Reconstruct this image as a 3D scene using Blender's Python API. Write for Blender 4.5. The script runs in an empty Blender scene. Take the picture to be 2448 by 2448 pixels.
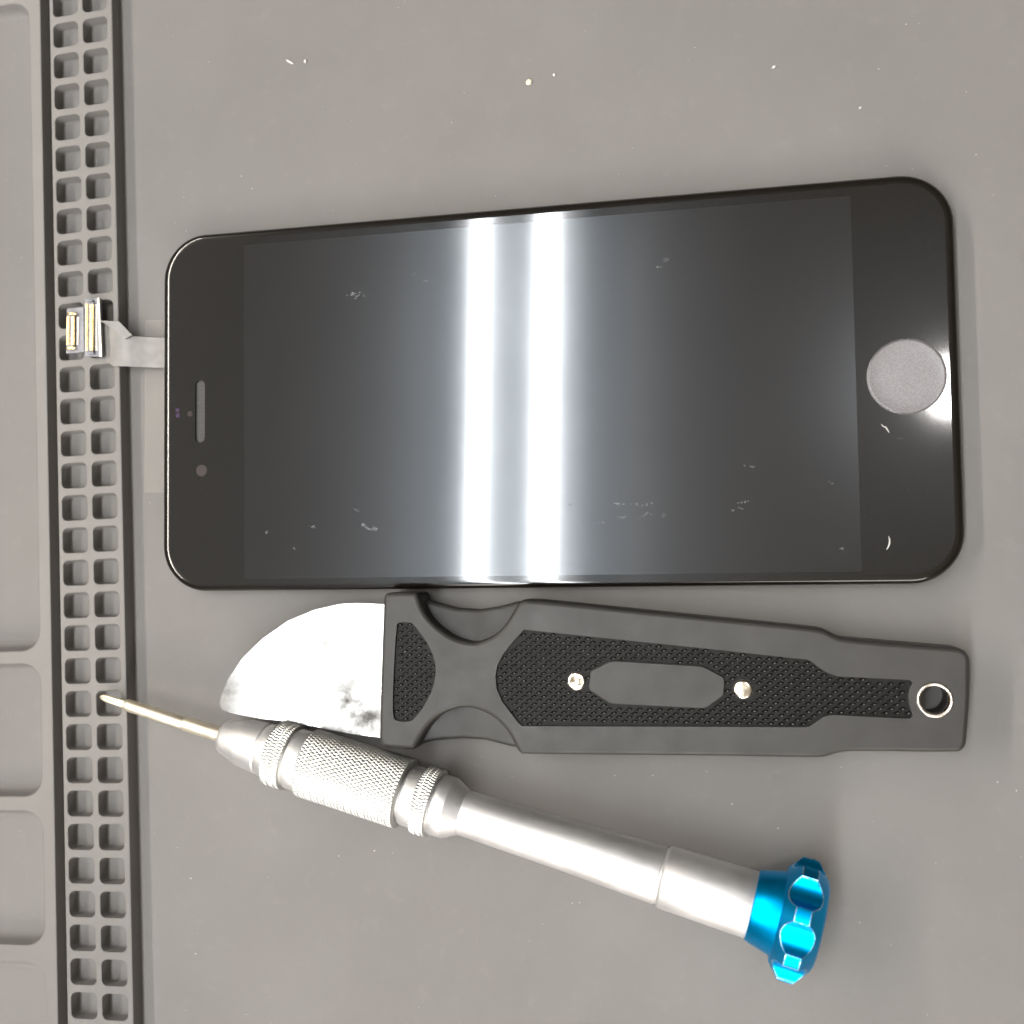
import bpy, math, random
from mathutils import Vector, Matrix
from mathutils.geometry import delaunay_2d_cdt

# ------------------------------------------------------------------ camera
scene = bpy.context.scene
MM = 0.001                      # everything below is written in millimetres
col = scene.collection
cam_d = bpy.data.cameras.new('camera')
cam = bpy.data.objects.new('camera', cam_d)
col.objects.link(cam)
right = Vector((0.9770078, -0.01386125, -0.21275248))
up = Vector((0.02439132, 0.99859941, 0.04694975))
back = right.cross(up).normalized()
cam.matrix_world = Matrix((
    (right.x, up.x, back.x, 36.057 * MM),
    (right.y, up.y, back.y, -29.323 * MM),
    (right.z, up.z, back.z, 185.808 * MM),
    (0, 0, 0, 1)))
cam_d.sensor_width = 36
cam_d.lens = 38.63
cam_d.clip_start = 0.005
cam_d.clip_end = 20
cam_d.dof.use_dof = True
cam_d.dof.focus_distance = 0.187
cam_d.dof.aperture_fstop = 24
scene.camera = cam

# ------------------------------------------------------------------ light
world = bpy.data.worlds.new('World')
scene.world = world
world.use_nodes = True
bg = world.node_tree.nodes['Background']
bg.inputs['Color'].default_value = (1.0, 0.94, 0.86, 1)
bg.inputs['Strength'].default_value = 0.09

def tube_lamp(name, x, y0, y1, z, width, watts, color, lean=0.030):
    """one run of ceiling fluorescent tube: a face shining down and one shining up at the ceiling"""
    yc = (y0 + y1) / 2
    for dz, flip in ((0, 0), (3, math.pi)):
        d = bpy.data.lights.new(name, 'AREA')
        d.shape = 'RECTANGLE'
        d.size = width * MM
        d.size_y = (y1 - y0) * MM
        d.energy = watts * (0.55 if flip else 1)        # the housing above swallows part of the upward light
        d.color = color
        o = bpy.data.objects.new(name, d)
        o.location = ((x + lean * yc) * MM, yc * MM, (z + dz) * MM)
        o.rotation_euler = (0, flip, -math.atan(lean))
        col.objects.link(o)

tube_lamp('ceiling_tube', -440, -3000, 660, 1704, 30, 20.5, (0.95, 0.98, 1.0))
tube_lamp('ceiling_tube', -318, -3000, 660, 1704, 38, 25.5, (0.95, 0.98, 1.0))
tube_lamp('ceiling_tube', -1720, -700, 2400, 1704, 60, 55, (1.0, 0.94, 0.85))
spot_d = bpy.data.lights.new('ceiling_downlight', 'AREA')
spot_d.shape = 'DISK'
spot_d.size = 0.085
spot_d.energy = 4.2
spot_d.color = (1, 0.96, 0.93)
spot = bpy.data.objects.new('ceiling_downlight', spot_d)
spot.location = (0.362, 0.255, 1.704)
col.objects.link(spot)

# broad warm light added for an unseen source beyond the near edge of the desk
near_d = bpy.data.lights.new('near_side_light', 'AREA')
near_d.shape = 'RECTANGLE'
near_d.size = 1.7
near_d.size_y = 0.7
near_d.energy = 30
near_d.color = (1.0, 0.92, 0.83)
near_o = bpy.data.objects.new('near_side_light', near_d)
near_o.location = (0.10, -1.90, 1.05)
near_o.rotation_euler = (math.radians(64), 0, 0)
col.objects.link(near_o)

scene.view_settings.view_transform = 'Standard'
scene.view_settings.look = 'None'
scene.view_settings.exposure = 0
scene.view_settings.gamma = 1
scene.render.engine = 'CYCLES'
scene.cycles.use_denoising = True
scene.cycles.max_bounces = 8

# ------------------------------------------------------------------ helpers
rnd = random.Random(7)

def link_mesh(name, verts, faces, mat, parent=None, smooth=None, mats=None, fmat=None):
    me = bpy.data.meshes.new(name)
    me.from_pydata([(v[0] * MM, v[1] * MM, v[2] * MM) for v in verts], [], faces)
    me.update()
    for m in (mats or [mat]):
        me.materials.append(m)
    if fmat:
        for p, k in zip(me.polygons, fmat):
            p.material_index = k
    if smooth:
        for p in me.polygons:
            p.use_smooth = True
        me.set_sharp_from_angle(angle=math.radians(smooth))
    o = bpy.data.objects.new(name, me)
    col.objects.link(o)
    if parent is not None:
        o.parent = parent
    return o

def thing(name, label, cat, loc=(0, 0, 0), rz=0.0, group=None):
    o = bpy.data.objects.new(name, None)
    o.empty_display_size = 0.01
    o.location = [c * MM for c in loc]
    o.rotation_euler = (0, 0, rz)
    col.objects.link(o)
    return tag(o, label, cat, group)

def tag(o, label, cat, group=None):
    o['label'] = label
    o['category'] = cat
    if group:
        o['group'] = group
    return o

class MB:
    """collects vertices and faces of one mesh"""
    def __init__(self):
        self.v, self.f = [], []
    def add(self, verts, faces):
        b = len(self.v)
        self.v += [tuple(p) for p in verts]
        self.f += [tuple(i + b for i in q) for q in faces]
    def loft(self, loops, close=True, cap0=False, cap1=False):
        n = len(loops[0]); b = len(self.v)
        for l in loops:
            self.v += [tuple(p) for p in l]
        for k in range(len(loops) - 1):
            for i in range(n if close else n - 1):
                j = (i + 1) % n
                self.f.append((b + k * n + i, b + k * n + j, b + (k + 1) * n + j, b + (k + 1) * n + i))
        if cap0:
            self.f.append(tuple(b + i for i in reversed(range(n))))
        if cap1:
            t = b + (len(loops) - 1) * n
            self.f.append(tuple(t + i for i in range(n)))
    def box(self, x0, x1, y0, y1, z0, z1):
        self.loft([[(x0, y0, z0), (x1, y0, z0), (x1, y1, z0), (x0, y1, z0)],
                   [(x0, y0, z1), (x1, y0, z1), (x1, y1, z1), (x0, y1, z1)]], cap0=True, cap1=True)
    def fill(self, outer, holes, z):
        """flat face with holes at height z (constrained Delaunay)"""
        pts, edges = [], []
        for loop in [outer] + holes:
            b = len(pts)
            pts += [Vector((p[0], p[1])) for p in loop]
            edges += [(b + i, b + (i + 1) % len(loop)) for i in range(len(loop))]
        vs, _, fs, _, _, _ = delaunay_2d_cdt(pts, edges, [], 1, 1e-7)
        keep = []
        for f in fs:
            c = sum((vs[i] for i in f), Vector((0, 0))) / len(f)
            if not any(inside(c, h) for h in holes):
                a = sum(vs[f[i]].x * vs[f[(i + 1) % len(f)]].y - vs[f[(i + 1) % len(f)]].x * vs[f[i]].y for i in range(len(f)))
                keep.append(f if a > 0 else tuple(reversed(f)))
        self.add([(v.x, v.y, z) for v in vs], keep)
    def build(self, name, mat, parent=None, smooth=None):
        return link_mesh(name, self.v, self.f, mat, parent, smooth)

def inside(p, poly):
    x, y, r = p[0], p[1], False
    for i in range(len(poly)):
        x0, y0 = poly[i][0], poly[i][1]
        x1, y1 = poly[i - 1][0], poly[i - 1][1]
        if (y0 > y) != (y1 > y) and x < (x1 - x0) * (y - y0) / (y1 - y0) + x0:
            r = not r
    return r

def edge_dist(p, poly):
    best = 1e9
    for i in range(len(poly)):
        a, b = Vector(poly[i - 1][:2]), Vector(poly[i][:2])
        d = b - a
        t = max(0, min(1, (Vector(p[:2]) - a).dot(d) / max(d.length_squared, 1e-12)))
        best = min(best, (Vector(p[:2]) - a - d * t).length)
    return best

def ccw(poly):
    a = sum(poly[i - 1][0] * poly[i][1] - poly[i][0] * poly[i - 1][1] for i in range(len(poly)))
    return list(poly) if a > 0 else list(reversed(poly))

def inset(poly, d):
    """move every edge of a CCW polygon inwards by d"""
    n, out = len(poly), []
    for i in range(n):
        p0, p, p1 = Vector(poly[i - 1][:2]), Vector(poly[i][:2]), Vector(poly[(i + 1) % n][:2])
        a, b = (p - p0).normalized(), (p1 - p).normalized()
        na, nb = Vector((-a.y, a.x)), Vector((-b.y, b.x))
        m = na + nb
        k = max(m.dot(na), 0.45)
        out.append(tuple(p + m * (d / k)))
    return out

def smooth_poly(poly, it=2):
    """Chaikin corner cutting"""
    for _ in range(it):
        q = []
        for i in range(len(poly)):
            a, b = poly[i], poly[(i + 1) % len(poly)]
            q.append((a[0] * .75 + b[0] * .25, a[1] * .75 + b[1] * .25))
            q.append((a[0] * .25 + b[0] * .75, a[1] * .25 + b[1] * .75))
        poly = q
    return poly

def at_z(poly, z):
    return [(p[0], p[1], z) for p in poly]

def rrect(x0, x1, y0, y1, r, n=6):
    out = []
    for cx, cy, a0 in ((x1 - r, y1 - r, 0), (x0 + r, y1 - r, 90), (x0 + r, y0 + r, 180), (x1 - r, y0 + r, 270)):
        for k in range(n + 1):
            a = math.radians(a0 + 90 * k / n)
            out.append((cx + r * math.cos(a), cy + r * math.sin(a)))
    return out

def circle(cx, cy, r, n=40):
    return [(cx + r * math.cos(2 * math.pi * i / n), cy + r * math.sin(2 * math.pi * i / n)) for i in range(n)]

# ------------------------------------------------------------------ materials
def mat_new(name):
    m = bpy.data.materials.new(name)
    m.use_nodes = True
    nt = m.node_tree
    return m, nt, nt.nodes['Principled BSDF']

def N(nt, kind, **kw):
    n = nt.nodes.new(kind)
    for k, v in kw.items():
        if k in n.inputs:
            n.inputs[k].default_value = v
        else:
            setattr(n, k, v)
    return n

def coords(nt):
    return nt.nodes.new('ShaderNodeTexCoord').outputs['Object']

def noise(nt, scale, detail=4, rough=.55, vec=None):
    n = N(nt, 'ShaderNodeTexNoise', Scale=scale, Detail=detail, Roughness=rough)
    nt.links.new(vec or coords(nt), n.inputs['Vector'])
    return n.outputs['Fac']

def ramp(nt, fac, p0, c0, p1, c1):
    r = N(nt, 'ShaderNodeValToRGB')
    e = r.color_ramp.elements
    e[0].position, e[0].color = p0, (*c0, 1)
    e[1].position, e[1].color = p1, (*c1, 1)
    nt.links.new(fac, r.inputs[0])
    return r.outputs['Color']

def mapr(nt, fac, a, b, c, d):
    r = N(nt, 'ShaderNodeMapRange')
    for i, v in zip(('From Min', 'From Max', 'To Min', 'To Max'), (a, b, c, d)):
        r.inputs[i].default_value = v
    nt.links.new(fac, r.inputs['Value'])
    return r.outputs['Result']

def mixc(nt, fac, a, b):
    m = N(nt, 'ShaderNodeMix', data_type='RGBA')
    for sock, v in ((m.inputs[0], fac), (m.inputs[6], a), (m.inputs[7], b)):
        if isinstance(v, (tuple, float, int)):
            sock.default_value = (*v, 1) if isinstance(v, tuple) else v
        else:
            nt.links.new(v, sock)
    return m.outputs[2]

def bump(nt, bs, h, strength, dist):
    b = N(nt, 'ShaderNodeBump', Strength=strength, Distance=dist)
    nt.links.new(h, b.inputs['Height'])
    nt.links.new(b.outputs['Normal'], bs.inputs['Normal'])

def basic(name, c0, c1, scale, rough, metal=0.0, spec=.5, bump_s=0.0, bump_scale=2500, rough_var=.06, coat=0.0):
    m, nt, bs = mat_new(name)
    v = coords(nt)
    nt.links.new(ramp(nt, noise(nt, scale, vec=v), .35, c0, .65, c1), bs.inputs['Base Color'])
    nt.links.new(mapr(nt, noise(nt, scale * 2.3, vec=v), .3, .7, rough - rough_var, rough + rough_var), bs.inputs['Roughness'])
    bs.inputs['Metallic'].default_value = metal
    bs.inputs['Specular IOR Level'].default_value = spec
    bs.inputs['Coat Weight'].default_value = coat
    if bump_s:
        bump(nt, bs, noise(nt, bump_scale, 2, vec=v), bump_s, .0001)
    return m

def silicone():
    m, nt, bs = mat_new('grey_silicone')
    v = coords(nt)
    c = ramp(nt, noise(nt, 22, 5, .6, v), .3, (.154, .1455, .137), .7, (.178, .169, .159))
    c = mixc(nt, mapr(nt, noise(nt, 9, 3, .5, v), .42, .68, 0, .35), c, (.138, .134, .130))     # broad rubbed patches
    f2 = mapr(nt, noise(nt, 260, 6, .7, v), .56, .80, 0, .15)                                    # pale cloudy scuffs
    c = mixc(nt, f2, c, (.30, .288, .272))
    st = N(nt, 'ShaderNodeMapping')
    st.inputs['Scale'].default_value = (1, .06, 1)
    st.inputs['Rotation'].default_value = (0, 0, .5)
    nt.links.new(v, st.inputs[0])
    f3 = mapr(nt, noise(nt, 900, 3, .6, st.outputs[0]), .68, .80, 0, .12)                        # fine wiping marks
    c = mixc(nt, f3, c, (.26, .25, .24))
    vo = N(nt, 'ShaderNodeTexVoronoi', Scale=420.0)                                              # embedded specks
    nt.links.new(v, vo.inputs['Vector'])
    sp = mapr(nt, vo.outputs['Distance'], .02, .085, .40, 0)
    sep = N(nt, 'ShaderNodeSeparateColor')
    nt.links.new(vo.outputs['Color'], sep.inputs[0])
    pick = mapr(nt, sep.outputs[0], .88, .96, 0, 1)
    mul = N(nt, 'ShaderNodeMath', operation='MULTIPLY')
    nt.links.new(sp, mul.inputs[0]); nt.links.new(pick, mul.inputs[1])
    c = mixc(nt, mul.outputs[0], c, (.40, .385, .36))
    nt.links.new(c, bs.inputs['Base Color'])
    sx = N(nt, 'ShaderNodeSeparateXYZ')
    nt.links.new(v, sx.inputs[0])
    rim = mapr(nt, sx.outputs['Z'], .0026, .0028, 0, -.34)                                       # rims rubbed smooth by handling
    ad = N(nt, 'ShaderNodeMath', operation='ADD')
    nt.links.new(mapr(nt, noise(nt, 60, 4, .6, v), .3, .7, .66, .78), ad.inputs[0])
    nt.links.new(rim, ad.inputs[1])
    nt.links.new(ad.outputs[0], bs.inputs['Roughness'])
    bs.inputs['Specular IOR Level'].default_value = .42
    bump(nt, bs, noise(nt, 3500, 3, .6, v), .08, .0001)
    return m

def glass(name, base, haze_rough, haze_spec, grain=0.0):
    m, nt, bs = mat_new(name)
    v = coords(nt)
    nt.links.new(ramp(nt, noise(nt, 70, 3, vec=v), .35, base, .65, tuple(x * 1.12 for x in base)), bs.inputs['Base Color'])
    nt.links.new(mapr(nt, noise(nt, 5000, 2, vec=v), .3, .7, haze_rough - grain, haze_rough + grain), bs.inputs['Roughness'])
    bs.inputs['Specular IOR Level'].default_value = haze_spec
    bs.inputs['Coat Weight'].default_value = 1
    nt.links.new(mapr(nt, noise(nt, 90, 5, .6, v), .40, .75, .056, .064), bs.inputs['Coat Roughness'])
    bs.inputs['Coat IOR'].default_value = 1.5
    bs.inputs['Specular Tint'].default_value = (.80, .90, 1, 1)
    return m

M = {}
M['silicone'] = silicone()
M['desk'] = basic('desk_laminate', (.30, .27, .24), (.34, .31, .27), 40, .5)
M['bezel'] = glass('black_bezel_glass', (.007, .0053, .0038), .30, .15, .03)
M['lcd'] = glass('display_glass', (.013, .0113, .0105), .21, .31, .05)
M['frame'] = basic('black_frame_plastic', (.008, .008, .008), (.016, .015, .014), 300, .38)
M['button'] = basic('home_button_satin', (.12, .112, .117), (.18, .170, .176), 3500, .40, spec=.8, rough_var=.10)
M['ring'] = basic('grey_button_ring', (.10, .095, .095), (.15, .14, .14), 900, .3, .7)
M['ear'] = basic('earpiece_mesh', (.020, .019, .019), (.034, .032, .031), 4000, .5)
M['lens'] = glass('front_lens', (.045, .036, .033), .2, .5)
M['violet'] = basic('sensor_window', (.035, .018, .055), (.05, .025, .075), 900, .25)
M['handle'] = basic('charcoal_moulded_plastic', (.029, .0272, .025), (.039, .0365, .034), 120, .48, spec=.36, bump_s=.12, bump_scale=4200)
M['grip'] = None
M['rivet'] = basic('brass_rivet', (.80, .72, .58), (.90, .82, .68), 700, .20, 1.0)
M['eyelet'] = basic('nickel_eyelet', (.70, .63, .54), (.85, .79, .70), 900, .24, 1.0, bump_s=.2)
M['gold_steel'] = basic('straw_coloured_steel', (.86, .78, .62), (.93, .86, .72), 500, .48, 1.0, bump_s=.06)
M['alu'] = basic('matt_silver_aluminium', (.70, .69, .685), (.80, .79, .785), 130, .54, 1.0, bump_s=.08, bump_scale=6000)
M['alu_knurl'] = basic('knurled_silver_aluminium', (.56, .56, .535), (.68, .675, .65), 150, .42, 1.0)
M['gold'] = basic('gold_plating', (.88, .64, .30), (.95, .74, .42), 900, .30, 1.0)
M['pins'] = basic('tinned_contacts', (.66, .63, .56), (.76, .73, .66), 900, .40, 1.0)
M['flex'] = basic('silver_flex_shield', (.175, .165, .152), (.21, .198, .184), 500, .42, .2)
M['board'] = basic('grey_connector_housing', (.20, .20, .225), (.27, .27, .295), 900, .42, .0)
M['white'] = basic('white_lint', (.52, .51, .49), (.66, .65, .62), 2000, .8)
M['cream'] = basic('cream_crumb', (.62, .56, .44), (.72, .66, .54), 2500, .8)
M['residue'] = basic('dried_residue', (.20, .21, .22), (.34, .35, .36), 1500, .6)
M['residue'].node_tree.nodes['Principled BSDF'].inputs['Alpha'].default_value = .42

def blade_steel():
    m, nt, bs = mat_new('polished_steel')
    v = coords(nt)
    def math2(op, a, b):
        n = N(nt, 'ShaderNodeMath', operation=op)
        for i, q in enumerate((a, b)):
            if isinstance(q, (int, float)):
                n.inputs[i].default_value = q
            else:
                nt.links.new(q, n.inputs[i])
        return n.outputs[0]
    def patch(x, y, z, r0, r1, amount):                 # a fingerprint: full within r0, gone at r1 (mm)
        d = N(nt, 'ShaderNodeVectorMath', operation='DISTANCE')
        nt.links.new(v, d.inputs[0])
        d.inputs[1].default_value = (x * MM, y * MM, z * MM)
        return mapr(nt, d.outputs['Value'], r0 * MM, r1 * MM, amount, 0)
    area = patch(-31.5, -54.0, 4, 3.0, 9.5, 1.0)
    for p in ((-54.3, -50.5, 7, 1.2, 4.2, 1.0), (-37.5, -41.0, 5, .5, 6.0, .6), (-28, -50, 4, .5, 5, .7), (-44, -46, 5, .5, 6, .3)):
        area = math2('MAXIMUM', area, patch(*p))
    cloud = mapr(nt, noise(nt, 230, 7, .62, v), .36, .64, 0, 1)
    stain = math2('MULTIPLY', area, cloud)
    c = ramp(nt, noise(nt, 300, 6, .65, v), .35, (.26, .255, .248), .62, (.32, .314, .305))
    nt.links.new(mixc(nt, stain, c, (.070, .065, .060)), bs.inputs['Base Color'])
    nt.links.new(mapr(nt, stain, 0, 1, .24, .50), bs.inputs['Roughness'])
    bs.inputs['Metallic'].default_value = 1
    mp = N(nt, 'ShaderNodeMapping')
    mp.inputs['Scale'].default_value = (1, .05, 1)
    nt.links.new(v, mp.inputs[0])
    grind = noise(nt, 3000, 3, .6, mp.outputs[0])                       # grinding marks across the blade
    b1 = N(nt, 'ShaderNodeBump', Strength=.5, Distance=.0007)
    nt.links.new(noise(nt, 75, 3, .5, v), b1.inputs['Height'])
    b2 = N(nt, 'ShaderNodeBump', Strength=.12, Distance=.00005)
    nt.links.new(grind, b2.inputs['Height'])
    nt.links.new(b1.outputs['Normal'], b2.inputs['Normal'])
    nt.links.new(b2.outputs['Normal'], bs.inputs['Normal'])
    return m
M['blade'] = blade_steel()

def grip_rubber():
    m, nt, bs = mat_new('black_grip_rubber')
    v = coords(nt)
    c = ramp(nt, noise(nt, 500, 3, vec=v), .35, (.0050, .0045, .0042), .65, (.0085, .0078, .0072))
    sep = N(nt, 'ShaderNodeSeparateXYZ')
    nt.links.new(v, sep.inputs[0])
    tip = mapr(nt, sep.outputs['Z'], (8.0 - .16) * MM, (8.0 - .06) * MM, 0, 1)      # highlights on the stud tips, painted in as paler colour
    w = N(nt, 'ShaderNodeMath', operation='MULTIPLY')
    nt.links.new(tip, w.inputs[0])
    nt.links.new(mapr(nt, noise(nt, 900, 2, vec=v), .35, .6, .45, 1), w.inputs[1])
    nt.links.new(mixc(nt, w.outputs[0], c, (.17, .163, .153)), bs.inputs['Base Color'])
    bs.inputs['Roughness'].default_value = .5
    bs.inputs['Specular IOR Level'].default_value = .16
    return m
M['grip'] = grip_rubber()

def blue_anodised():
    m, nt, bs = mat_new('blue_anodised_aluminium')
    v = coords(nt)
    a = N(nt, 'ShaderNodeAttribute', attribute_name='wear')
    nz = noise(nt, 1500, 3, .6, v)
    w = N(nt, 'ShaderNodeMath', operation='MULTIPLY')
    nt.links.new(a.outputs['Fac'], w.inputs[0])
    nt.links.new(mapr(nt, nz, .38, .5, .15, 1), w.inputs[1])
    blue = ramp(nt, noise(nt, 200, 3, vec=v), .3, (.0, .34, .74), .7, (.0, .41, .84))
    nt.links.new(mixc(nt, w.outputs[0], blue, (.72, .82, .86)), bs.inputs['Base Color'])
    bs.inputs['Metallic'].default_value = 1
    bs.inputs['Roughness'].default_value = .36
    return m
M['blue'] = blue_anodised()

def clear_film():
    m, nt, bs = mat_new('clear_plastic_film')
    nt.links.new(ramp(nt, noise(nt, 200), .3, (.50, .46, .42), .7, (.56, .52, .47)), bs.inputs['Base Color'])
    bs.inputs['Roughness'].default_value = .35
    bs.inputs['Alpha'].default_value = .10
    return m
M['film'] = clear_film()

# ------------------------------------------------------------------ ceiling with its lamp housings
M['plaster'] = basic('warm_white_ceiling_paint', (.78, .73, .66), (.82, .77, .70), 3, .8)
M['enamel'] = basic('white_enamelled_steel', (.80, .80, .80), (.84, .84, .84), 6, .5)
k = MB(); k.box(-4500, 4500, -4500, 4000, 1800, 1830)
ceil_o = k.build('ceiling', M['plaster']); ceil_o['kind'] = 'structure'
def lamp_housing(x, y0, y1, wdt, lean, label):
    k = MB()
    k.loft([[(x - w / 2 + lean * y, y, z) for w, z in ((wdt, 1752), (wdt * .55, 1742), (-wdt * .55, 1742), (-wdt, 1752), (-wdt * .4, 1797), (wdt * .4, 1797))] for y in (y0, y1)], cap0=True, cap1=True)
    return tag(k.build('ceiling_lamp', M['enamel']), label, 'ceiling lamp')
lamp_housing(-379, -3050, 710, 250, .030, 'long white twin tube ceiling lamp mirrored as two bright stripes in the phone screen')

# ------------------------------------------------------------------ desk and mat
d = MB(); d.box(-420, 420, -420, 420, -30, -2.05)
desk = d.build('desk', M['desk'])
desk['kind'] = 'structure'

ROT = math.radians(1.62)
mat = thing('repair_mat', 'grey silicone repair mat with moulded slot grid and compartments under the tools', 'mat', (0, 0, 0), ROT)
b = MB()
b.loft([at_z(rrect(-170, 190, -160, 130, 8), z) for z in (-2.0, -.5)], cap0=True)
b.loft([at_z(rrect(-170, 190, -160, 130, 8), -.5), at_z(rrect(-169.5, 189.5, -159.5, 129.5, 7.5), 0)], cap1=True)
b.build('base_sheet', M['silicone'], mat)

def cell(mb, x0, x1, y0, y1, cx0, cx1, cy0, cy1, r, ztop, zfloor, draft, bev, fil):
    """rectangular tile of raised rubber with a rounded pocket in it"""
    n = 5
    lip = rrect(cx0 - bev, cx1 + bev, cy0 - bev, cy1 + bev, r + bev, n)
    outer = []
    corners = ((x1, y1), (x0, y1), (x0, y0), (x1, y0))
    m = n + 1
    base = len(mb.v)
    mb.v += at_z(lip, ztop) + [(*c, ztop) for c in corners]
    tot = 4 * m
    for q in range(4):
        for k in range(n):
            mb.f.append((base + q * m + k, base + tot + q, base + q * m + k + 1))
        nx = (q + 1) % 4
        mb.f.append((base + q * m + n, base + tot + q, base + tot + nx, base + nx * m))
    loops = [at_z(lip, ztop)]
    loops.append(at_z(rrect(cx0 - bev * .3, cx1 + bev * .3, cy0 - bev * .3, cy1 + bev * .3, r + bev * .3, n), ztop - bev * .3))
    loops.append(at_z(rrect(cx0, cx1, cy0, cy1, r, n), ztop - bev))
    for q in (0, .35, .7, 1):                               # wall, then a rounded fillet down to the pocket floor
        d2 = draft + fil * (1 - math.cos(q * math.pi / 2))
        z2 = zfloor + fil * (1 - math.sin(q * math.pi / 2))
        loops.append(at_z(rrect(cx0 + d2, cx1 - d2, cy0 + d2, cy1 - d2, max(r - d2, .2), n), z2))
    b2 = len(mb.v)
    L = len(lip)
    for l in loops:
        mb.v += l
    for k in range(len(loops) - 1):
        for i in range(L):
            j = (i + 1) % L
            mb.f.append((b2 + k * L + j, b2 + k * L + i, b2 + (k + 1) * L + i, b2 + (k + 1) * L + j))
    t = b2 + (len(loops) - 1) * L
    mb.f.append(tuple(t + i for i in range(L)))

def side_profile(mb, x, sgn, y0, y1, ztop, bev):
    """rounded vertical edge running along y; sgn +1 faces +x"""
    pr = [(x - sgn * bev, ztop), (x - sgn * bev * .35, ztop - bev * .3), (x, ztop - bev), (x + sgn * .08, .004)]
    lo = [[(px, y0, pz), (px, y1, pz)] for px, pz in pr]
    k = len(mb.v)
    for l in lo:
        mb.v += l
    for i in range(3):
        q = (k + 2 * i, k + 2 * i + 2, k + 2 * i + 3, k + 2 * i + 1)
        mb.f.append(q if sgn > 0 else tuple(reversed(q)))

ZG = 2.8
PITCH = 6.065
g = MB()
ROWS = range(-7, 41)
for k in ROWS:
    top = 78.85 - PITCH * k
    y1, y0 = top + .7075, top + .7075 - PITCH
    cell(g, -91.0, -84.575, y0, y1, -90.35, -85.15, top - 4.65, top, 1.0, ZG, .30, .10, .16, .45)
    cell(g, -84.575, -78.0, y0, y1, -84.0, -78.95, top - 4.65, top, 1.0, ZG, .30, .10, .16, .45)
ga, gb = 78.85 + .7075 + PITCH * 7, 78.85 + .7075 - PITCH * 41
side_profile(g, -77.8, 1, gb, ga, ZG, .2)
side_profile(g, -91.2, -1, gb, ga, ZG, .2)
for yy, s in ((ga, 1), (gb, -1)):
    q = [(-91.2, yy, 0), (-77.8, yy, 0), (-78, yy, ZG), (-91, yy, ZG)]
    g.add(q, [(3, 2, 1, 0) if s > 0 else (0, 1, 2, 3)])
g.build('slot_grid', M['silicone'], mat, 35)

t = MB()
edges_v = [(84.3, -40.72), (-43.25, -67.7), (-70.5, -94.9), (-98.2, -122.6)]
bounds = [85.7, -41.98, -69.1, -96.55, -124.0]
for i, (v1, v0) in enumerate(edges_v):
    cell(t, -152, -93.3, bounds[i + 1], bounds[i], -149.5, -95.65, v0, v1, 3.7, ZG, .15, .35, .30, 1.5)
cell(t, -152, -93.3, 85.7, 122, -149.5, -95.65, 87.1, 119, 3.7, ZG, .15, .35, .30, 1.5)
side_profile(t, -93.1, 1, -124, 122, ZG, .2)
side_profile(t, -152.2, -1, -124, 122, ZG, .2)
for yy, s in ((122, 1), (-124, -1)):
    q = [(-152.2, yy, 0), (-93.1, yy, 0), (-93.3, yy, ZG), (-152, yy, ZG)]
    t.add(q, [(3, 2, 1, 0) if s > 0 else (0, 1, 2, 3)])
t.build('compartment_tray', M['silicone'], mat, 35)

# a strip of clear film sticking out from under the screen
f = MB()
f.loft([at_z([(-74.5, -14.3), (-50, -14.8), (-50, 16.5), (-74.5, 18.4)], z) for z in (.02, .10)], cap0=True, cap1=True)
tag(f.build('plastic_film', M['film']), 'thin clear film strip sticking out from under the screen beside the ribbon cable', 'film')

# ------------------------------------------------------------------ phone screen
ZT = 4.0
W, H, RC = 137.5, 65.36, 8.3
phone = thing('phone_screen', 'black glass phone screen with home button lying on the grey mat', 'phone screen')

def outline(ins, n=14):
    return rrect(-W / 2 + ins, W / 2 - ins, -H / 2 + ins, H / 2 - ins, RC - ins, n)
LCD = [(-52.45, -30.6), (53.05, -30.6), (53.05, 29.8), (-52.45, 29.8)]
home_c = (60.75, .1); home_r = 5.95
slot = rrect(-62.05, -60.15, -5.8, 5.6, .94, 6)
lens_c = circle(-60.8, -10.9, 1.05, 28)
amb_c = circle(-63.1, -.45, .5, 16)
px1, px2 = circle(-65.6, .35, .38, 14), circle(-65.5, -.65, .42, 14)
homeL = circle(*home_c, home_r, 56)
g = MB()
prof = [(1.55, 0.0), (1.15, -.03), (.80, -.11), (.48, -.26), (.22, -.50), (.06, -.80), (0, -1.05)]
g.fill(outline(prof[0][0]), [LCD, slot, lens_c, amb_c, px1, px2, homeL], ZT)
g.loft([at_z(outline(i), ZT + z) for i, z in reversed(prof)])
# wall of the home button well and the earpiece slot
g.loft([at_z(circle(*home_c, home_r, 56), ZT - .22), at_z(homeL, ZT)][::-1], close=True)
g.loft([at_z(slot, ZT), at_z(slot, ZT - .45)])
g.build('cover_glass', M['bezel'], phone, 40)
d = MB(); d.add(at_z(LCD, ZT), [(0, 1, 2, 3)])
d.build('display_panel', M['lcd'], phone)
fr = MB()
fr.loft([at_z(outline(.9), .10), at_z(outline(.45), .35), at_z(outline(.28), ZT - 1.35), at_z(outline(.10), ZT - 1.05)], cap0=True)
fr.build('frame', M['frame'], phone, 40)
hb = MB()
hb.loft([at_z(circle(*home_c, home_r - .02, 56), ZT - .20), at_z(circle(*home_c, home_r - .16, 56), ZT - .06),
         at_z(circle(*home_c, home_r - .30, 56), ZT - .05), at_z(circle(*home_c, home_r - .42, 56), ZT - .08),
         at_z(circle(*home_c, home_r - 2.6, 56), ZT - .08)], cap1=True)
hb.build('home_button', M['button'], phone, 60)
hr = MB()
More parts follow.
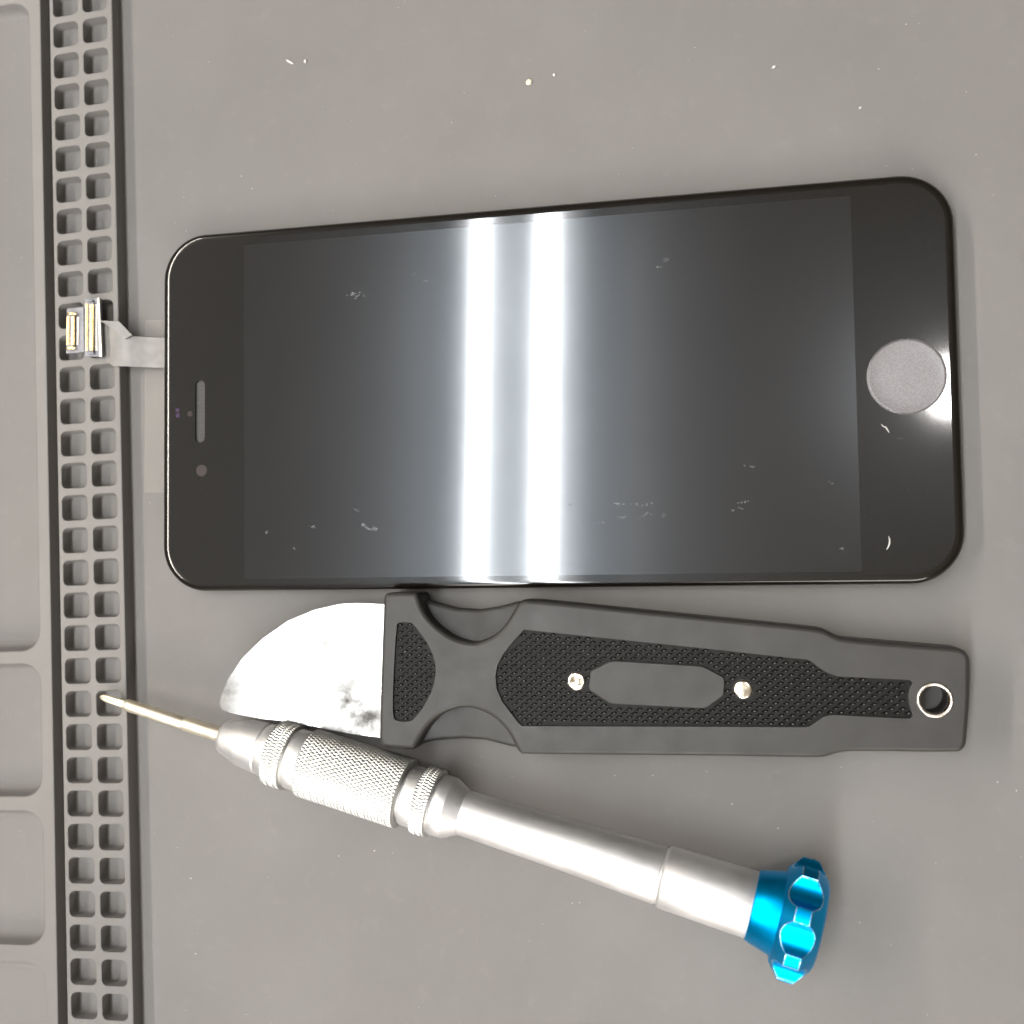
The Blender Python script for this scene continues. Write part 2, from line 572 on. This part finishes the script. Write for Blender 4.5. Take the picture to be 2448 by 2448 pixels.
hr.loft([at_z(circle(*home_c, r, 56), ZT + z) for r, z in ((home_r + .10, .004), (home_r + .04, .035), (home_r - .06, .03), (home_r - .10, -.05))])
hr.build('button_ring', M['ring'], phone, 60)
e = MB(); e.fill(slot, [], ZT - .40)
for i in range(16):                                     # the fine gauze of the earpiece
    y = -5.3 + i * .68
    e.box(-61.95, -60.25, y, y + .3, ZT - .40, ZT - .30)
e.build('earpiece', M['ear'], phone)
for nm, loop, mt in (('front_camera', lens_c, 'lens'), ('light_sensor', amb_c, 'lens'), ('proximity_sensor', px1, 'violet'), ('proximity_sensor', px2, 'violet')):
    k = MB(); k.fill(loop, [], ZT)
    k.build(nm, M[mt], phone)

# ribbon cable and its two connectors
def sheet(poly, zf, th):
    k = MB()
    poly = ccw(poly)
    k.loft([[(x, y, zf(x, y) - th) for x, y in poly], [(x, y, zf(x, y)) for x, y in poly]], cap0=True, cap1=True)
    return k
ribbon = MB()
rows = []
def rib_z(x):
    s = max(0, min(1, (-70.5 - x) / 8.0)); s = s * s * (3 - 2 * s)
    return 1.7 + 1.75 * s
lo_edge = [(-66.5, 8.62), (-68.83, 8.73), (-71.0, 8.83), (-73.0, 8.93), (-75, 9.03), (-77, 9.13), (-79.1, 9.24), (-80.2, 10.2), (-80.95, 11.0), (-81.4, 13.3)]
hi_edge = [(-66.5, 14.2), (-68.85, 14.29), (-71.6, 14.46), (-73.5, 14.62), (-75.34, 14.75), (-76.74, 14.33), (-78.3, 15.6), (-79.3, 16.4), (-80.36, 17.26), (-81.54, 17.62)]
for th in (0, .14):
    rows.append(([(x, y, rib_z(x) - th) for x, y in lo_edge], [(x, y, rib_z(x) - th) for x, y in hi_edge]))
n = len(lo_edge)
NS = 4
for (lo, hi), flip in zip(rows, (False, True)):
    base = len(ribbon.v)
    for s in range(NS + 1):
        for a, c in zip(lo, hi):
            q = s / NS
            ribbon.v.append((a[0] + (c[0] - a[0]) * q, a[1] + (c[1] - a[1]) * q, a[2] + (c[2] - a[2]) * q))
    for s in range(NS):
        for i in range(n - 1):
            q = (base + s * n + i + 1, base + s * n + i, base + (s + 1) * n + i, base + (s + 1) * n + i + 1)
            ribbon.f.append(tuple(reversed(q)) if not flip else q)
m1 = (NS + 1) * n
for i in range(n - 1):
    ribbon.f.append((i, i + 1, m1 + i + 1, m1 + i))
    o = NS * n
    ribbon.f.append((o + i + 1, o + i, m1 + o + i, m1 + o + i + 1))
cable = ribbon.build('ribbon_cable', M['flex'], phone, 40)
k = sheet([(-81.35, 17.68), (-77.6, 17.43), (-75.1, 14.79), (-76.49, 14.20), (-80.1, 17.05)], lambda x, y: 3.62 - .20 * (x + 76), .12)
k.build('folded_edge', M['flex'], cable)

def connector(board, rows_xy, pins, caps, zb, cap_mat):
    r = sheet(board, lambda x, y: zb, .5).build('connector', M['board'], phone)
    hb2 = MB()
    xs = [p[0] for row in rows_xy for p in row]; ys = [p[1] for row in rows_xy for p in row]
    x0, x1, y0, y1 = min(xs) - .12, max(xs) + .12, min(ys) - .25, max(ys) + .25
    hb2.loft([at_z(rrect(x0, x1, y0, y1, .15, 3), zb + .004), at_z(rrect(x0, x1, y0, y1, .15, 3), zb + .42)], cap1=True)
    hb2.build('housing', M['board'], r)
    for (a, c) in rows_xy:                                # the contact rows, fine gold fingers side by side
        m = MB()
        nn = int(abs(a[1] - c[1]) / .34)
        for q in range(nn):
            y = c[1] + (a[1] - c[1]) * (q + .5) / nn
            xm = c[0] + (a[0] - c[0]) * (q + .5) / nn
            m.loft([[(xm - .27, y - .12, zb + .42), (xm + .27, y - .12, zb + .42), (xm + .27, y + .12, zb + .42), (xm - .27, y + .12, zb + .42)],
                    [(xm - .20, y - .10, zb + .66), (xm + .20, y - .10, zb + .66), (xm + .20, y + .10, zb + .66), (xm - .20, y + .10, zb + .66)]], cap1=True)
        m.box(min(a[0], c[0]) - .22, max(a[0], c[0]) + .22, c[1], a[1], zb + .40, zb + .55)
        o = m.build('contact_row', M['gold'], r); o['kind'] = 'stuff'
    a, c = pins
    m = MB()
    nn = int(abs(a[1] - c[1]) / .36)
    for q in range(nn):
        y = c[1] + (a[1] - c[1]) * (q + .5) / nn
        xm = c[0] + (a[0] - c[0]) * (q + .5) / nn
        m.box(xm - .26, xm + .26, y - .11, y + .11, zb + .01, zb + .2)
    o = m.build('pin_row', M['pins'], r); o['kind'] = 'stuff'
    for poly in caps:
        m = MB(); poly = ccw(smooth_poly(poly, 2))
        m.loft([at_z(poly, zb + .3), at_z(poly, zb + .72), at_z(inset(poly, .12), zb + .82)], cap1=True)
        m.build('end_cap', M[cap_mat], r, 40)
    return r
c1 = connector([(-88.25, 20.44), (-84.75, 20.5), (-84.60, 12.06), (-88.34, 11.98)],
          [((-87.55, 18.8), (-87.68, 13.45)), ((-86.5, 18.73), (-86.67, 13.4))],
          ((-85.80, 18.7), (-85.9, 13.4)),
          [[(-87.75, 19.62), (-85.72, 19.45), (-85.72, 18.95), (-87.75, 18.96)], [(-87.85, 13.15), (-85.92, 13.11), (-86.0, 12.55), (-87.8, 12.4)]],
          4.2, 'gold')
c1['label'] = 'shorter connector with bright gold end caps'
c2 = connector([(-84.48, 22.06), (-81.29, 21.92), (-80.68, 10.92), (-84.37, 11.27)],
          [((-83.7, 20.95), (-83.62, 12.12)), ((-82.75, 20.75), (-82.5, 12.12))],
          ((-82.0, 20.8), (-81.9, 12.1)),
          [[(-83.9, 21.75), (-82.4, 21.7), (-82.4, 21.25), (-83.9, 21.25)], [(-83.7, 11.9), (-82.1, 11.9), (-82.0, 11.4), (-83.6, 11.45)]],
          4.3, 'board')
c2['label'] = 'longer connector with two gold contact rows'
k = sheet([(-81.62, 21.9), (-81.25, 21.95), (-80.62, 10.9), (-81.1, 10.95)], lambda x, y: 4.62, .25)
k.build('stiffener', M['pins'], c2)

# flecks of dried residue and lint on the glass
res = MB()
def flake(mb, x, y, z, sx, sy, a=None, th=.02, n=6):
    a = rnd.random() * 6.28 if a is None else a
    lo, hi = [], []
    for i in range(n):
        r = .65 + .5 * rnd.random()
        u, v = sx * r * math.cos(6.283 * i / n), sy * r * math.sin(6.283 * i / n)
        p = (x + u * math.cos(a) - v * math.sin(a), y + u * math.sin(a) + v * math.cos(a))
        lo.append((*p, z)); hi.append((x + (p[0] - x) * .8, y + (p[1] - y) * .8, z + th))
    mb.loft([lo, hi], cap1=True)
smears = [(14.67, -19.07, .34), (17.38, -19.0, .2), (18.69, -19.24, .18), (19.79, -19.13, .24), (19.76, -20.65, .26), (18.65, -21.04, .22),
          (22.16, -20.99, .26), (10.29, -21.4, .22), (9.16, -21.94, .2), (11.97, -21.86, .2), (15.05, -21.1, .22), (6.38, -18.86, .2),
          (-29.11, -21.96, .42), (-27.96, -22.2, .32), (-29.88, -21.5, .3), (-31.01, -18.84, .2), (-31.52, 19.45, .34), (-30.36, 19.08, .34),
          (-47.94, -22.3, .24), (-39.37, -21.59, .26), (-20.31, 22.25, .22), (-18.04, 20.83, .24), (23.39, 21.54, .26), (22.19, 20.49, .2),
          (59.35, -9.7, .14), (36.14, -13.37, .26), (35.0, -19.25, .26), (33.98, -20.32, .24), (48.98, -16.48, .16), (49.98, -26.84, .2), (-42.78, -25.37, .18)]
for x, y, s in smears:
    for _ in range(6):
        flake(res, x + rnd.gauss(0, s * 1.6), y + rnd.gauss(0, s * .55), ZT + .003, s * (.45 + .6 * rnd.random()), s * (.22 + .3 * rnd.random()), rnd.gauss(0, .4))
for _ in range(70):
    flake(res, rnd.uniform(-66, 66), rnd.uniform(-30, 30), ZT + .003, .06, .05)
o = res.build('dried_residue', M['residue'], phone); o['kind'] = 'stuff'

def fibre(name, pts, r, mat_, label):
    k = MB(); rings = []
    for i, p in enumerate(pts):
        d_ = (Vector(pts[min(i + 1, len(pts) - 1)]) - Vector(pts[max(i - 1, 0)])).normalized()
        s = d_.cross(Vector((0, 0, 1))).normalized()
        rr = r * (1 - .6 * abs(2 * i / (len(pts) - 1) - 1) ** 2)
        rings.append([tuple(Vector(p) + (s * math.cos(a) + Vector((0, 0, 1)) * math.sin(a)) * rr) for a in [6.283 * q / 6 for q in range(6)]])
    k.loft(rings, cap0=True, cap1=True)
    return tag(k.build(name, mat_, None, 60), label, 'lint')
fibre('lint_fibre', [(57.25 - .5 * (1 - (2 * q / 8 - 1) ** 2) * -.6 - .35 * q / 8, -25.1 - 2.1 * q / 8, ZT + .10) for q in range(9)], .13, M['white'],
      'curved white lint fibre on the screen near its lower right corner')
fibre('lint_fibre', [(56.7, -7.35, ZT + .1), (57.0, -7.75, ZT + .1), (57.35, -7.85, ZT + .1), (57.6, -8.3, ZT + .1), (57.85, -8.75, ZT + .1)], .11, M['white'],
      'short kinked lint thread on the bezel just below the home button')

# ------------------------------------------------------------------ pry knife
ZH = 8.0
knife = thing('pry_knife', 'black handled pry knife with curved steel blade between screen and screwdriver', 'pry knife', (0, 0, 0))
upper = [(-26.16, -57.6), (-25.16, -34.3), (-24.93, -33.45), (-24.3, -33.1), (-19.4, -33.1), (-19.0, -33.5), (-18.23, -36.1), (-16.43, -38.4), (-14.05, -40.15), (-12.4, -40.95), (-10.7, -41.4),
         (-9.5, -41.55), (-8.3, -41.35), (-5.72, -40.3), (-3.64, -38.2), (-2.12, -35.6), (-1.4, -34.75), (-.6, -34.4),
         (14.47, -36.0), (29.51, -37.6), (46.3, -39.35), (47.28, -39.8), (48.9, -40.7), (50.2, -41.0), (65.6, -42.3), (66.6, -42.42), (67.45, -42.85), (67.95, -43.7), (68.02, -44.8),
         (67.75, -50.6), (67.2, -56.0), (67.0, -57.1), (66.4, -57.85), (65.4, -58.1), (51, -58.2), (49.3, -58.35), (48, -58.65), (46.6, -59.15), (45.6, -59.35), (28.4, -59.4), (-.9, -59.85),
         (-1.8, -59.75), (-2.45, -58.85), (-3.89, -56.0), (-6.19, -53.8), (-8.52, -52.7), (-10.87, -52.2), (-13.25, -52.65), (-16.0, -53.95), (-18.1, -56.3), (-19.5, -58.8), (-19.9, -59.3),
         (-20.6, -59.45), (-25.2, -59.25), (-25.9, -58.7)]
upper = smooth_poly(ccw(upper), 2)
small = ccw(smooth_poly([(-22.8, -38.69), (-22.34, -38.16), (-20.35, -38.17), (-19.6, -38.69), (-17.35, -41.59), (-16.17, -44.19), (-15.9, -46.49), (-16.38, -49.08), (-18.07, -52.26), (-19.75, -54.3), (-20.67, -54.83), (-22.79, -54.78), (-23.55, -54.22), (-23.51, -49.44)], 1))
big = ccw([(-.82, -39.45), (-2.82, -41.58), (-4.38, -43.5), (-5.4, -45.43), (-5.71, -47.13), (-5.56, -49.05), (-4.71, -51.17), (-3.42, -52.85), (-2.02, -54.63), (-1.38, -55.21), (29.15, -54.8), (43.4, -54.62),
       (44.2, -54.5), (44.97, -53.99), (46.37, -52.98), (47.2, -52.75), (48.02, -52.68), (58.5, -53.08), (59.2, -53.0), (59.46, -52.51), (59.2, -51.6), (58.99, -50.71), (58.89, -49.6), (59.19, -48.35), (59.61, -47.75), (59.4, -47.3), (58.96, -47.2),
       (48.73, -46.75), (47.1, -46.2), (45.48, -45.07), (44.68, -44.37), (44.0, -44.15), (42.75, -44.05), (29.43, -42.58)])
plate = ccw([(10.05, -46.61), (10.27, -46.07), (13.24, -44.64), (14.2, -44.5), (27.74, -45.25), (28.5, -45.5), (31.29, -46.99), (31.47, -47.88), (31.22, -49.88), (28.7, -51.7), (28.0, -51.9), (13.9, -51.4), (13.0, -51.2), (10.0, -49.31), (9.8, -48.7)])
EY = (62.75, -50.23)
hole = circle(*EY, 2.3, 40)
body = MB()
BV = .72
lv = [(1.0, .4), (.3, .7), (0, 1.3), (0, ZH - BV * 1.3), (BV * .06, ZH - BV * .85), (BV * .22, ZH - BV * .42), (BV * .52, ZH - BV * .12), (BV, ZH)]
loops = [at_z(inset(upper, i), z) for i, z in lv]
body.loft(loops)
body.fill([p[:2] for p in loops[0]], [hole], lv[0][1])
body.fill([p[:2] for p in loops[-1]], [small, big, hole], ZH)
for h, dz in ((small, .5), (big, .5)):
    body.loft([at_z(h, ZH - dz), at_z(h, ZH)][::-1])
    body.fill(h, [], ZH - dz)
body.loft([at_z(hole, .4), at_z(hole, ZH)][::-1])
handle = body.build('handle', M['handle'], knife, 32)
sh = ccw([(-20.5, -34.2), (-18.91, -34.49), (-16.45, -35.23), (-13.41, -36.0), (-9.43, -36.27), (-5.77, -35.72), (-2.49, -34.9), (0, -35.6), (0, -58.9), (-3.72, -59.2), (-5.51, -58.8), (-8.51, -58.1), (-12.42, -57.95), (-17.37, -58.4), (-19.54, -58.9), (-20.5, -58.9)])
k = MB(); k.loft([at_z(inset(sh, .5), .9), at_z(sh, 1.5), at_z(sh, 4.0), at_z(inset(sh, .25), 4.35), at_z(inset(sh, .7), 4.5)], cap0=True, cap1=True)
k.build('waist', M['handle'], knife, 40)

RIV = [(7.75, -47.85), (34.3, -48.9)]
def studs(poly, avoid, ox, oy):
    mb = MB()
    xs = [p[0] for p in poly]; ys = [p[1] for p in poly]
    z0, z1 = ZH - .50, ZH - .06
    r = 0; y = min(ys) + oy
    while y < max(ys):
        x = min(xs) + ox + (r % 2) * .82
        while x < max(xs):
            yy = y
            c = (x, yy)
            if inside(c, poly) and edge_dist(c, poly) > .34 and not any(inside(c, a) or edge_dist(c, a) < .3 for a in avoid):
                lean = .12 + rnd.uniform(-.05, .05)
                base = [(x - .66, yy - .09, z0), (x - .05, yy - .31, z0), (x + .66, yy + .09, z0), (x + .05, yy + .31, z0)]
                top = [(x + lean - .11, yy - .02, z1), (x + lean, yy - .085, z1), (x + lean + .11, yy + .02, z1), (x + lean, yy + .085, z1)]
                mb.loft([base, top], cap1=True)
            x += 1.64
        y += .63; r += 1
    return mb
def panel(name, poly, avoid, ox, oy):
    p = MB(); p.fill(inset(poly, .02), avoid, ZH - .48)
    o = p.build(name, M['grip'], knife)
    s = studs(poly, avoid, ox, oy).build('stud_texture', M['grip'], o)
    s['kind'] = 'stuff'
    return o
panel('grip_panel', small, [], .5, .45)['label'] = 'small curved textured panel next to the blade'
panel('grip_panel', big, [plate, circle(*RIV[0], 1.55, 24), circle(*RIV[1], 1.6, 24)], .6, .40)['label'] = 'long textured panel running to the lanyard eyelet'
k = MB(); k.loft([at_z(plate, ZH - .5), at_z(plate, ZH - .10), at_z(inset(plate, .12), ZH - .02)], cap1=True)
k.build('smooth_plate', M['handle'], knife)
for i, (x, y) in enumerate(RIV):
    k = MB()
    rr = 1.45
    dish = [(rr, ZH - .5), (rr, ZH - .06), (rr - .12, ZH + .06), (rr - .35, ZH + .10)]
    dish += [(.7, ZH + (-.05 if i == 0 else .13)), (.3, ZH + (-.12 if i == 0 else .15))]
    k.loft([at_z(circle(x, y, r, 32), z) for r, z in dish], cap1=True)
    k.build('rivet', M['rivet'], knife, 45)
k = MB()
ring = [(2.28, ZH - .6), (2.70, ZH - .02), (2.62, ZH + .16), (2.45, ZH + .24), (2.25, ZH + .18), (2.08, ZH - .05), (2.02, ZH - .5), (2.05, ZH - 1.1), (2.28, ZH - 1.15)]
k.loft([at_z(circle(*EY, r, 44), z) for r, z in ring])
k.build('lanyard_eyelet', M['eyelet'], knife, 60)

def blade_z(x):
    dd = max(0, -25 - x)                       # springs up towards the tip, which flattens out again
    e = max(0, dd - 25)
    return 3.6 + .048 * dd + .0010 * dd * dd - .0085 * e * e
BL = [(-26.71, -35.25), (-31.33, -35.03), (-34.43, -35.18), (-39.13, -36.16), (-43.8, -38.03), (-48.48, -41.17), (-52.21, -44.63), (-54.71, -48.23), (-55.95, -50.83), (-56.32, -52.32)]
BLo = [(-26.71, -58.35), (-31.33, -57.75), (-34.43, -57.3), (-39.13, -56.4), (-43.8, -55.6), (-48.48, -55.1), (-52.21, -54.5), (-54.71, -54.0), (-55.95, -53.5), (-56.32, -52.55)]
hi = [(-22.0, -36.5)] + BL; lo = [(-22.0, -57.5)] + BLo
def resample(e, m):
    out = []
    for i in range(len(e) - 1):
        for q in range(m):
            s = q / m
            out.append((e[i][0] + (e[i + 1][0] - e[i][0]) * s, e[i][1] + (e[i + 1][1] - e[i][1]) * s))
    return out + [e[-1]]
hi, lo = resample(hi, 3), resample(lo, 3)
k = MB(); NS = 14; n = len(hi)
for th in (0, .45):
    for s in range(NS + 1):
        q = s / NS
        for a, c in zip(hi, lo):
            x = a[0]; y = a[1] + (c[1] - a[1]) * q
            edge = min(q, 1 - q)
            k.v.append((x, y, blade_z(x) - th * min(1, .35 + edge * 8)))
m1 = (NS + 1) * n
for s in range(NS):
    for i in range(n - 1):
        a, b_, c_, d_ = s * n + i, s * n + i + 1, (s + 1) * n + i + 1, (s + 1) * n + i
        k.f.append((a, b_, c_, d_)); k.f.append((m1 + d_, m1 + c_, m1 + b_, m1 + a))
for i in range(n - 1):
    k.f.append((i + 1, i, m1 + i, m1 + i + 1))
    o_ = NS * n
    k.f.append((o_ + i, o_ + i + 1, m1 + o_ + i + 1, m1 + o_ + i))
for s in range(NS):
    a, b_ = s * n + n - 1, (s + 1) * n + n - 1
    k.f.append((b_, a, m1 + a, m1 + b_))
k.build('blade', M['blade'], knife, 50)

# ------------------------------------------------------------------ screwdriver
AX0 = Vector((-56.05, -58.10, 5.4))
AXD = Vector((0.96685, -0.25213, 0.04036)).normalized()
drv = thing('screwdriver', 'slim silver precision screwdriver with knurled grip and blue swivel cap', 'screwdriver')
E1 = AXD.cross(Vector((0, 0, 1))).normalized()
E2 = E1.cross(AXD).normalized()
def ax(t, r, a):
    return tuple(AX0 + AXD * t + E1 * (r * math.cos(a)) + E2 * (r * math.sin(a)))
def lathe(name, prof, mat_, n=64, parent=drv, smooth=35, fn=None, caps=(True, True)):
    k = MB()
    k.loft([[ax(t, fn(t, r, 6.283185 * i / n) if fn else r, 6.283185 * i / n) for i in range(n)] for t, r in prof], cap0=caps[0], cap1=caps[1])
    # loft winding is fixed below by recalculating outward direction
    o = k.build(name, mat_, parent, smooth)
    return o
def dense(t0, t1, r, step, ch=.25):
    out = [(t0, r - ch), (t0 + ch * .6, r)]
    m = int((t1 - t0 - ch * 1.2) / step)
    for i in range(1, m):
        out.append((t0 + ch * .6 + (t1 - t0 - ch * 1.2) * i / m, r))
    return out + [(t1 - ch * .6, r), (t1, r - ch)]
def tri(x):
    x = x - math.floor(x)
    return 1 - abs(2 * x - 1)
def knurl(Nk, p, depth, t0, t1):
    def f_(t, r, a):
        u = a / 6.283185 * Nk
        h = min(tri(u + t / p), tri(u - t / p))
        h = min(h * 1.7, 1)
        fade = min(1, max(0, min(t - t0, t1 - t) / .3))
        return r - depth * (1 - h) * fade
    return f_
# bit
bit = MB()
tipn = 24
def phil(t):
    def f_(a):
        c = abs(math.cos(2 * (a + .5)))
        return 1 - .34 * (1 - c) * min(1, max(0, (-19.8 - t) / 1.0))
    return f_
prof = [(-25.6, .10), (-25.3, .38), (-24.8, .62), (-24.0, .80), (-23.0, .86), (-21.0, .90), (-20.1, .92)]
bit.loft([[ax(t, r * phil(t)(6.283185 * i / tipn), 6.283185 * i / tipn) for i in range(tipn)] for t, r in prof], cap0=True)
bit.build('bit_tip', M['gold_steel'], drv, 30)
lathe('bit_shaft', [(-20.1, .9), (-19.9, 1.06), (-19.4, 1.12), (-8.1, 1.14), (-7.85, 1.0), (-7.65, 1.0)], M['gold_steel'], 32)
lathe('bit_shank', [(-7.75, 1.05), (-7.55, 1.28), (-.2, 1.30), (.6, 1.30)], M['gold_steel'], 32)
lathe('nose_cone', [(.1, 1.2), (.15, 2.35), (.45, 2.75), (1.0, 3.05), (4.3, 4.05), (4.7, 4.15), (8.3, 4.55), (8.45, 4.46), (8.7, 4.46), (8.85, 4.58), (10.6, 4.72)], M['alu'], 72)
lathe('knurled_ring', dense(10.6, 14.2, 5.70, .09), M['alu_knurl'], 64 * 5, fn=knurl(64, 2.2, .18, 10.6, 14.2))
lathe('neck', [(14.15, 4.6), (14.2, 5.05), (14.5, 5.22), (16.6, 5.28), (16.9, 5.1), (17.05, 5.1)], M['alu'], 72)
lathe('knurled_grip', dense(16.95, 35.5, 5.95, .10, .35), M['alu_knurl'], 56 * 7, fn=knurl(56, 1.25, .17, 16.95, 35.5))
lathe('neck', [(35.45, 4.4), (35.7, 4.4), (35.9, 4.95), (36.2, 5.05), (38.1, 5.05), (38.3, 4.9)], M['alu'], 72)
lathe('knurled_ring', dense(38.25, 41.1, 5.75, .09), M['alu_knurl'], 64 * 5, fn=knurl(64, 2.2, .18, 38.25, 41.1))
lathe('collar', [(41.05, 4.7), (41.1, 4.95), (41.35, 5.08), (43.5, 5.05), (43.65, 4.98), (46.0, 3.75), (46.05, 3.6)], M['alu'], 72)
lathe('handle_tube', [(45.9, 3.55), (46.1, 3.70), (65, 4.05), (79.2, 4.58), (79.45, 4.5), (79.55, 4.3)], M['alu'], 72)
lathe('rear_sleeve', [(79.5, 4.35), (79.75, 4.35), (80.0, 4.72), (80.3, 4.88), (93.9, 5.12), (94.05, 5.05)], M['alu'], 72)
cap = lathe('swivel_cap', [(93.95, 5.0), (94.05, 5.28), (94.25, 5.42), (98.2, 6.45), (98.3, 6.3)], M['blue'], 72)
# fluted head of the cap
def interp(tab, t):
    for (t0, r0), (t1, r1) in zip(tab, tab[1:]):
        if t <= t1:
            return r0 + (r1 - r0) * (t - t0) / (t1 - t0)
    return tab[-1][1]
KP = [(98.1, 5.2), (98.12, 7.15), (99.95, 9.30), (102.25, 9.30), (104.2, 6.9), (104.5, 6.2), (104.55, 5.0)]
def flute(a):
    p = math.pi / 4
    d_ = (a / p - math.floor(a / p)) - .5
    d_ *= p
    RF, CF = 3.05, 10.72
    s = CF * math.sin(d_)
    if abs(s) >= RF:
        return 99
    return CF * math.cos(d_) - math.sqrt(RF * RF - s * s)
k = MB(); NA = 8 * 48
ts = [98.1, 98.12] + [98.12 + (104.5 - 98.12) * i / 84 for i in range(1, 85)] + [104.55]
PH = math.radians(25)
wear = []
loops = []
for t in ts:
    L_ = []
    for i in range(NA):
        a = 6.283185 * i / NA
        rp = interp(KP, t); rf = flute(a + PH)
        L_.append(ax(t, min(rp, rf), a))
        ed = abs(rp - rf)
        land = min(abs(t - 99.95), abs(t - 102.25))
        w = max(0, 1 - ed / .13)
        if rp < rf:
            w = max(w, max(0, 1 - land / .13) * .8)
        wear.append(w)
    loops.append(L_)
k.loft(loops, cap0=True, cap1=True)
head = k.build('fluted_head', M['blue'], cap, 28)
at = head.data.attributes.new('wear', 'FLOAT', 'POINT')
for i, w in enumerate(wear):
    at.data[i].value = w

# outward normals for every closed mesh made above
import bmesh
for o in list(col.objects):
    if o.type == 'MESH' and o.name.split('.')[0] not in ('base_sheet',):
        bm = bmesh.new(); bm.from_mesh(o.data)
        if o.name.split('.')[0] in ('bit_tip', 'bit_shaft', 'bit_shank', 'nose_cone', 'knurled_ring', 'neck', 'knurled_grip', 'collar', 'handle_tube', 'rear_sleeve', 'swivel_cap', 'fluted_head', 'blade', 'ribbon_cable'):
            bmesh.ops.recalc_face_normals(bm, faces=bm.faces)
            bm.to_mesh(o.data)
        bm.free()

# ------------------------------------------------------------------ crumbs and dust on the mat
def crumb(x, y, sx, sy, a, mat_, label, h=.35):
    k = MB(); n_ = 9; rings = []
    for q, (s, z) in enumerate(((.8, 0.0), (1, .3), (.85, .7), (.45, 1.0))):
        rings.append([])
        for i in range(n_):
            r = s * (.85 + .3 * rnd.random())
            u, v = sx * r * math.cos(6.283 * i / n_), sy * r * math.sin(6.283 * i / n_)
            rings[-1].append((u * math.cos(a) - v * math.sin(a), u * math.sin(a) + v * math.cos(a), .01 + z * h))
    k.loft(rings, cap0=True, cap1=True)
    o = k.build('crumb', mat_, None, 60)
    o.location = (x * MM, y * MM, 0)
    return tag(o, label, 'crumb')
crumb(-45.1, 64.75, .85, .24, -.55, M['white'], 'long white sliver on the mat above the left end of the screen')
crumb(-42.05, 64.55, .32, .42, 0, M['white'], 'small white oval speck just right of the white sliver')
crumb(-.1, 56.0, .62, .55, .4, M['cream'], 'cream coloured crumb on the mat above the middle of the screen', .5)
crumb(4.4, 56.8, .30, .30, .2, M['white'], 'tiny white speck just right of the cream coloured crumb')
crumb(41.75, 54.0, .36, .24, .6, M['white'], 'white fleck on the mat above the right half of the screen')
crumb(55.36, 45.6, .24, .20, .2, M['white'], 'small white grain just above the top edge of the screen toward its right end')
ds = MB()
spots = [(-61.4, 66.65), (-54.88, 44.19), (-66.54, 41.16), (-66.1, 34.74), (-11.9, 55.38), (-14.28, 50.23), (58.44, 51.83), (71.84, 46.53), (72.95, 36.09), (-36.43, -79.65), (-29.81, -78.5),
         (12.78, -64.32), (19.08, -64.09), (31.97, -68.44), (51.5, -86.46), (75.52, -65.01), (72.82, -63.79), (39.22, -72.1), (-64.0, -98.26), (-65.01, -84.88)]
for x, y in spots:
    flake(ds, x, y, .004, .20, .15, th=.08)
for _ in range(230):
    s = .035 + .10 * rnd.random() ** 3
    flake(ds, rnd.uniform(-73, 110), rnd.uniform(-130, 100), .004, s * 1.3, s, th=.03)
for _ in range(9):
    a = rnd.random() * 6.28
    flake(ds, rnd.uniform(-70, 100), rnd.uniform(-120, 90), .004, .4 + .4 * rnd.random(), .025, a, .03)
M['dust'] = basic('pale_dust', (.25, .24, .23), (.42, .405, .385), 300, .8)
o = ds.build('dust', M['dust'])
o['kind'] = 'stuff'
tag(o, 'fine pale dust and short fibres scattered over the grey mat', 'dust')
